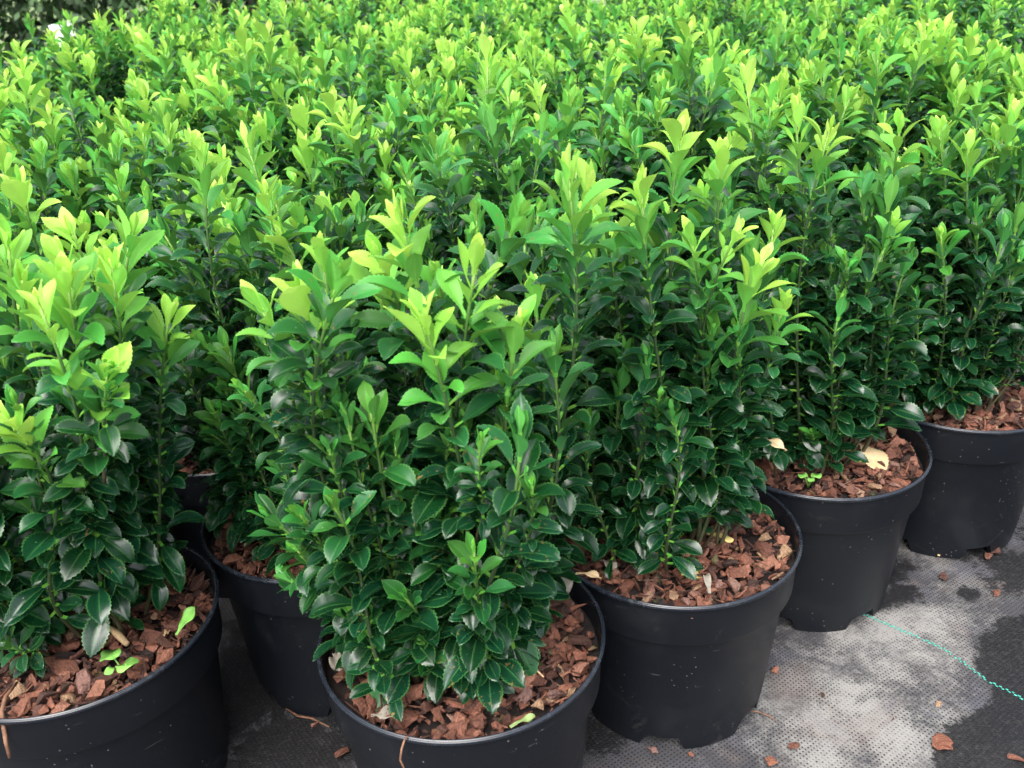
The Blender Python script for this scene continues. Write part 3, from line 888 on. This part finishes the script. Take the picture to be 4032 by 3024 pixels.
dead_leaf("fallen_leaf", 0.148, 0.684, ZS, .020, .009, M_YEL, R_(5), "small bright yellow leaf scrap near the second pot's front rim", "fallen leaf", .9, .5, .1, 23)
dead_leaf("fallen_leaf", 0.203, 0.800, ZS + .004, .028, .012, M_YEL, R_(-35), "pale yellow leaf half under the second shrub's foliage", "fallen leaf", .4, .4, .2, 24)
dead_leaf("fallen_leaf", 0.168, 0.655, ZS, .024, .007, M_PALE, R_(88), "upright dry whitish leaf by the second pot's front rim", "dry leaf", .9, 1.0, .5, 25)
dead_leaf("fallen_leaf", 0.076, 0.712, ZS, .020, .009, M_PALE, R_(-50), "crumpled pale leaf on the bark at the left of the second pot", "dry leaf", 1.2, .7, .3, 26, .003)
dead_leaf("fallen_leaf", 0.383, 0.893, ZS + .012, .050, .027, M_TAN, R_(-62), "large dry tan leaf propped on the third pot's bark", "fallen leaf", .35, .30, -.25, 27, .0015, 0.15)
dead_leaf("fallen_leaf", 0.524, 1.035, ZS, .018, .010, M_YEL, R_(-20), "small yellow leaf on the fourth pot's bark below its stems", "fallen leaf", .5, .4, .1, 28)
dead_leaf("fallen_leaf", 0.036, 0.690, ZS + .006, .032, .013, M_PALE, R_(-75), "torn white dry leaf hanging inside the front pot's right rim", "dry leaf", 1.0, .7, .35, 29, .003)
dead_leaf("fallen_leaf", 0.050, 0.682, ZS + .008, .024, .007, M_TAN, R_(-10), "twisted brown dry leaf lying towards the front pot's right rim", "dry leaf", .9, .8, .2, 30, .002)
dead_leaf("fallen_leaf", -0.162, 0.604, ZS - .003, .020, .012, M_PALE, R_(-70), "crumpled grey white leaf inside the front pot's left rim", "dry leaf", 1.3, .8, .3, 31, .004)
dead_leaf("fallen_leaf", -0.122, 0.532, ZS - .003, .020, .009, M_PALE, R_(5), "torn whitish leaf at the front pot's lower left rim", "dry leaf", 1.2, .7, .15, 32, .004)
dead_leaf("fallen_leaf", -0.014, 0.514, ZS - .003, .022, .006, M_BLADE, R_(32), "light green leaf blade tucked against the front pot's lower right rim", "fallen leaf", .3, .4, .1, 33)
dead_leaf("fallen_leaf", -0.366, 0.712, ZS + .03, .034, .018, M_ORA, R_(75), "orange brown dead leaf caught in the lower left shrub's foliage", "dead leaf", .7, .3, .6, 34)
dead_leaf("fallen_leaf", -0.305, 0.634, ZS, .028, .013, M_SEED, R_(55), "small green leaf standing on the lower left pot's bark near the rim", "fallen leaf", .3, .4, .55, 35)
dead_leaf("fallen_leaf", -0.372, 0.668, ZS, .018, .010, M_YEL, R_(-50), "yellow scrap of leaf among the lower left shrub's stems", "fallen leaf", .9, .4, .3, 36)
dead_leaf("fallen_leaf", -0.316, 0.632, ZS, .011, .004, M_STRAW, R_(80), "tiny curled straw coloured scrap on the lower left pot's bark", "dry leaf", 1.2, .5, .2, 37)
dead_leaf("fallen_leaf", 0.525, 0.931, .004, .026, .011, M_TAN, R_(60), "crumpled tan leaf on the ground below the farthest right pot", "dry leaf", 1.2, .7, .3, 38, .004)
dead_leaf("fallen_leaf", 0.222, 0.735, 0.30, .030, .012, M_TAN, R_(-20), "pale tan dead leaf caught in the second shrub's right foliage", "dead leaf", .5, .5, -.1, 39)

def stick(name, pts, r, mat, label, cat="twig"):
    V, F = tube(pts, [r * (1 - 0.35 * abs(2 * i / (len(pts) - 1) - 1)) for i in range(len(pts))], 7)
    tag(obj(name, mesh(name, V, F, [mat])), label, cat)
stick("twig", [(-0.415, 0.575, .196), (-0.4135, 0.555, .200), (-0.412, 0.543, .196), (-0.4085, 0.531, .176), (-0.407, 0.527, .164)], .0019, M_STICK, "orange brown stick hanging over the lower left pot's rim")
stick("twig", [(-0.366, 0.645, .190), (-0.356, 0.635, .191), (-0.343, 0.622, .190)], .0036, M_STRAW, "thick orange splinter of wood on the lower left pot's bark")
stick("twig", [(-0.369, 0.655, .193), (-0.362, 0.667, .194), (-0.356, 0.679, .194)], .0009, M_PALE, "thin pale splinter beside the thick splinter on the lower left pot's bark")
stick("twig", [(0.002, 0.592, .191), (0.001, 0.580, .193), (0.006, 0.568, .193), (0.014, 0.558, .191)], .0010, M_STRAW, "curved straw coloured stalk on the front pot's right bark")
stick("twig", [(-0.155, 0.607, .190), (-0.147, 0.600, .191), (-0.139, 0.594, .191)], .0013, M_STRAW, "short straw stalk by the crumpled leaf at the front pot's left rim")
stick("root", [(-0.088, 0.500, .193), (-0.091, 0.4955, .1985), (-0.0935, 0.4895, .194), (-0.0955, 0.4885, .184), (-0.0935, 0.4890, .174), (-0.096, 0.4885, .160)], .0009, M_STICK, "thin dry root hanging over the front pot's rim", "root")
stick("twig", [(0.225, 0.694, .0015), (0.235, 0.693, .002), (0.246, 0.686, .0015), (0.250, 0.680, .0015)], .0007, M_STICK, "thin dark twig on the fabric between the second and third front pots")
stick("root", [(-0.255, 0.728, .002), (-0.240, 0.716, .003), (-0.225, 0.712, .003), (-0.205, 0.700, .002)], .0013, M_STICK, "thin brown root on the dark ground at the shaded pot's base", "root")

def seedling(x, y, z, leaves, label):
    root = bpy.data.objects.new("seedling", None); C.objects.link(root); root.location = (x, y, z)
    tag(root, label, "seedling")
    for k, (az, r, L, lob, tilt) in enumerate(leaves):
        V, F = [(0, 0, 0)], []
        n = 36
        for i in range(n):
            q = 2 * math.pi * i / n
            rr = L * (0.80 + (0.20 * abs(math.cos(q * lob / 2)) if lob else 0.1 * math.cos(q)))
            xx, yy = rr * math.cos(q), rr * 0.9 * math.sin(q)
            V.append((xx, yy, 0.14 * L * math.cos(3 * q) + 0.1 * L))
        F = [(0, 1 + i, 1 + (i + 1) % n) for i in range(n)]
        m = Matrix.Rotation(az, 4, 'Z') @ Matrix.Translation((r, 0, 0.008)) @ Matrix.Rotation(tilt, 4, 'Y')
        lf = obj("leaf", mesh("leaf", V, F, [M_SEED]), root, m)
        sol = lf.modifiers.new("thickness", 'SOLIDIFY'); sol.thickness = 0.0004
    V, F = [], []
    for (az, r, L, lob, tilt) in leaves:
        v, f = tube([(0, 0, -0.006), (r * .5 * math.cos(az), r * .5 * math.sin(az), .004), (r * .9 * math.cos(az), r * .9 * math.sin(az), .0085)], [.0007] * 3, 5)
        F += [tuple(i + len(V) for i in q) for q in f]; V += v
    obj("stalk", mesh("stalk", V, F, [M_SEED]), root)
seedling(-0.336, 0.592, ZS + .004, [(2.6, .012, .0100, 5, .2), (-0.7, .011, .0105, 5, -.3), (-1.9, .013, .0055, 0, .1)], "bright green lobed seedling on the lower left pot's bark by the rim")
seedling(0.312, 0.830, ZS - .001, [(2.8, .006, .0065, 0, .05), (0.1, .007, .007, 0, -.05), (-1.6, .006, .005, 0, .05)], "small bright seedling on the third pot's bark at the left of its rim")
seedling(-0.437, 0.618, ZS + .002, [(1.9, .006, .011, 0, .5)], "pale green seedling leaf at the left edge of the lower left pot")

# ---------------------------------------------------------------- beyond the field
def leafy_mass(name, x0, x1, y0, y1, z0, z1, n, mat, seed, size=0.03):
    rng = np.random.default_rng(seed)
    V, F = [], []
    P = rng.random((n, 3)) * [x1 - x0, y1 - y0, z1 - z0] + [x0, y0, z0]
    bump = 0.12 * np.sin(P[:, 0] * 5) + 0.08 * np.sin(P[:, 2] * 9 + P[:, 0] * 3)
    P[:, 1] += bump
    for p in P:
        d = rng.normal(0, 1, 3); d[2] += 1.2; d /= np.linalg.norm(d)
        s = np.cross(d, rng.normal(0, 1, 3)); s /= np.linalg.norm(s)
        L = size * (0.6 + 0.9 * rng.random()); w = L * 0.28
        b = len(V)
        V += [p, p + d * L * .5 + s * w, p + d * L, p + d * L * .5 - s * w]
        F.append((b, b + 1, b + 2, b + 3))
    return V, F
hedge = bpy.data.objects.new("hedge", None); C.objects.link(hedge)
tag(hedge, "dark green conifer hedge beyond the left end of the shrubs", "hedge")
V, F = leafy_mass("foliage", -5.2, 0.4, 4.6, 5.3, 0.0, 1.5, 52000, M_HEDGE, 3, 0.05)
fo = obj("foliage", mesh("foliage", V, F, [M_HEDGE]), hedge)
V, F = [], []
for k in range(12):
    v, f = tube([(-5.0 + k * 0.47, 5.0, -0.01), (-5.0 + k * 0.47 + .04, 5.02, 0.7), (-5.0 + k * 0.47, 5.0, 1.35)], [.03, .022, .01], 6)
    F += [tuple(i + len(V) for i in q) for q in f]; V += v
obj("stems", mesh("stems", V, F, [M_TRUNK]), hedge)

def box(name, sx, sy, sz, mat, parent=None, m=None, bev=0.004):
    bm = bmesh.new(); bmesh.ops.create_cube(bm, size=1)
    for v in bm.verts: v.co = Vector((v.co.x * sx, v.co.y * sy, (v.co.z + .5) * sz))
    bmesh.ops.bevel(bm, geom=bm.edges[:], offset=bev, segments=2, affect='EDGES')
    me = bpy.data.meshes.new(name); bm.to_mesh(me); bm.free(); me.materials.append(mat)
    return obj(name, me, parent, m)
# white label card on a stake at the far left of the field
sg = bpy.data.objects.new("label_card", None); C.objects.link(sg); sg.location = (-1.215, 2.80, 0)
tag(sg, "blank white card on a stake standing among the shrubs, upper left", "sign")
box("card", 0.062, 0.003, 0.066, M_WHITE, sg, Matrix.Translation((0, 0, 0.503)) @ Matrix.Rotation(R_(-12), 4, 'Y') @ Matrix.Rotation(R_(10), 4, 'Z'), 0.001)
box("stake", 0.014, 0.005, 0.56, M_WHITE, sg, Matrix.Translation((0, 0.006, 0)), 0.001)

# low pale wall and a grey trunked tree beyond the right end
wl_ = bpy.data.objects.new("garden_wall", None); C.objects.link(wl_); wl_.location = (2.35, 5.4, 0)
tag(wl_, "low cream wall glimpsed through the shrub tops at upper right", "wall")
box("wall", 1.7, 0.18, 0.80, M_CREAM, wl_, Matrix.Identity(4), 0.01)
box("coping", 1.8, 0.24, 0.04, M_CREAM, wl_, Matrix.Translation((0, 0, 0.801)), 0.01)
tr = bpy.data.objects.new("tree", None); C.objects.link(tr); tr.location = (3.35, 5.2, 0)
tag(tr, "grey tree trunk behind the shrub tops at the top right corner", "tree")
V, F = tube([(0, 0, -.02), (.01, 0, .2), (0, .02, .9), (.03, .0, 1.5), (0, .05, 2.1)], [.13, .10, .09, .08, .05], 14)
obj("trunk", mesh("trunk", V, F, [M_TRUNK]), tr)
V, F = leafy_mass("crown", -.7, .7, -.6, .6, 1.7, 2.5, 5000, M_HEDGE, 8, 0.09)
obj("crown", mesh("crown", V, F, [M_HEDGE]), tr)
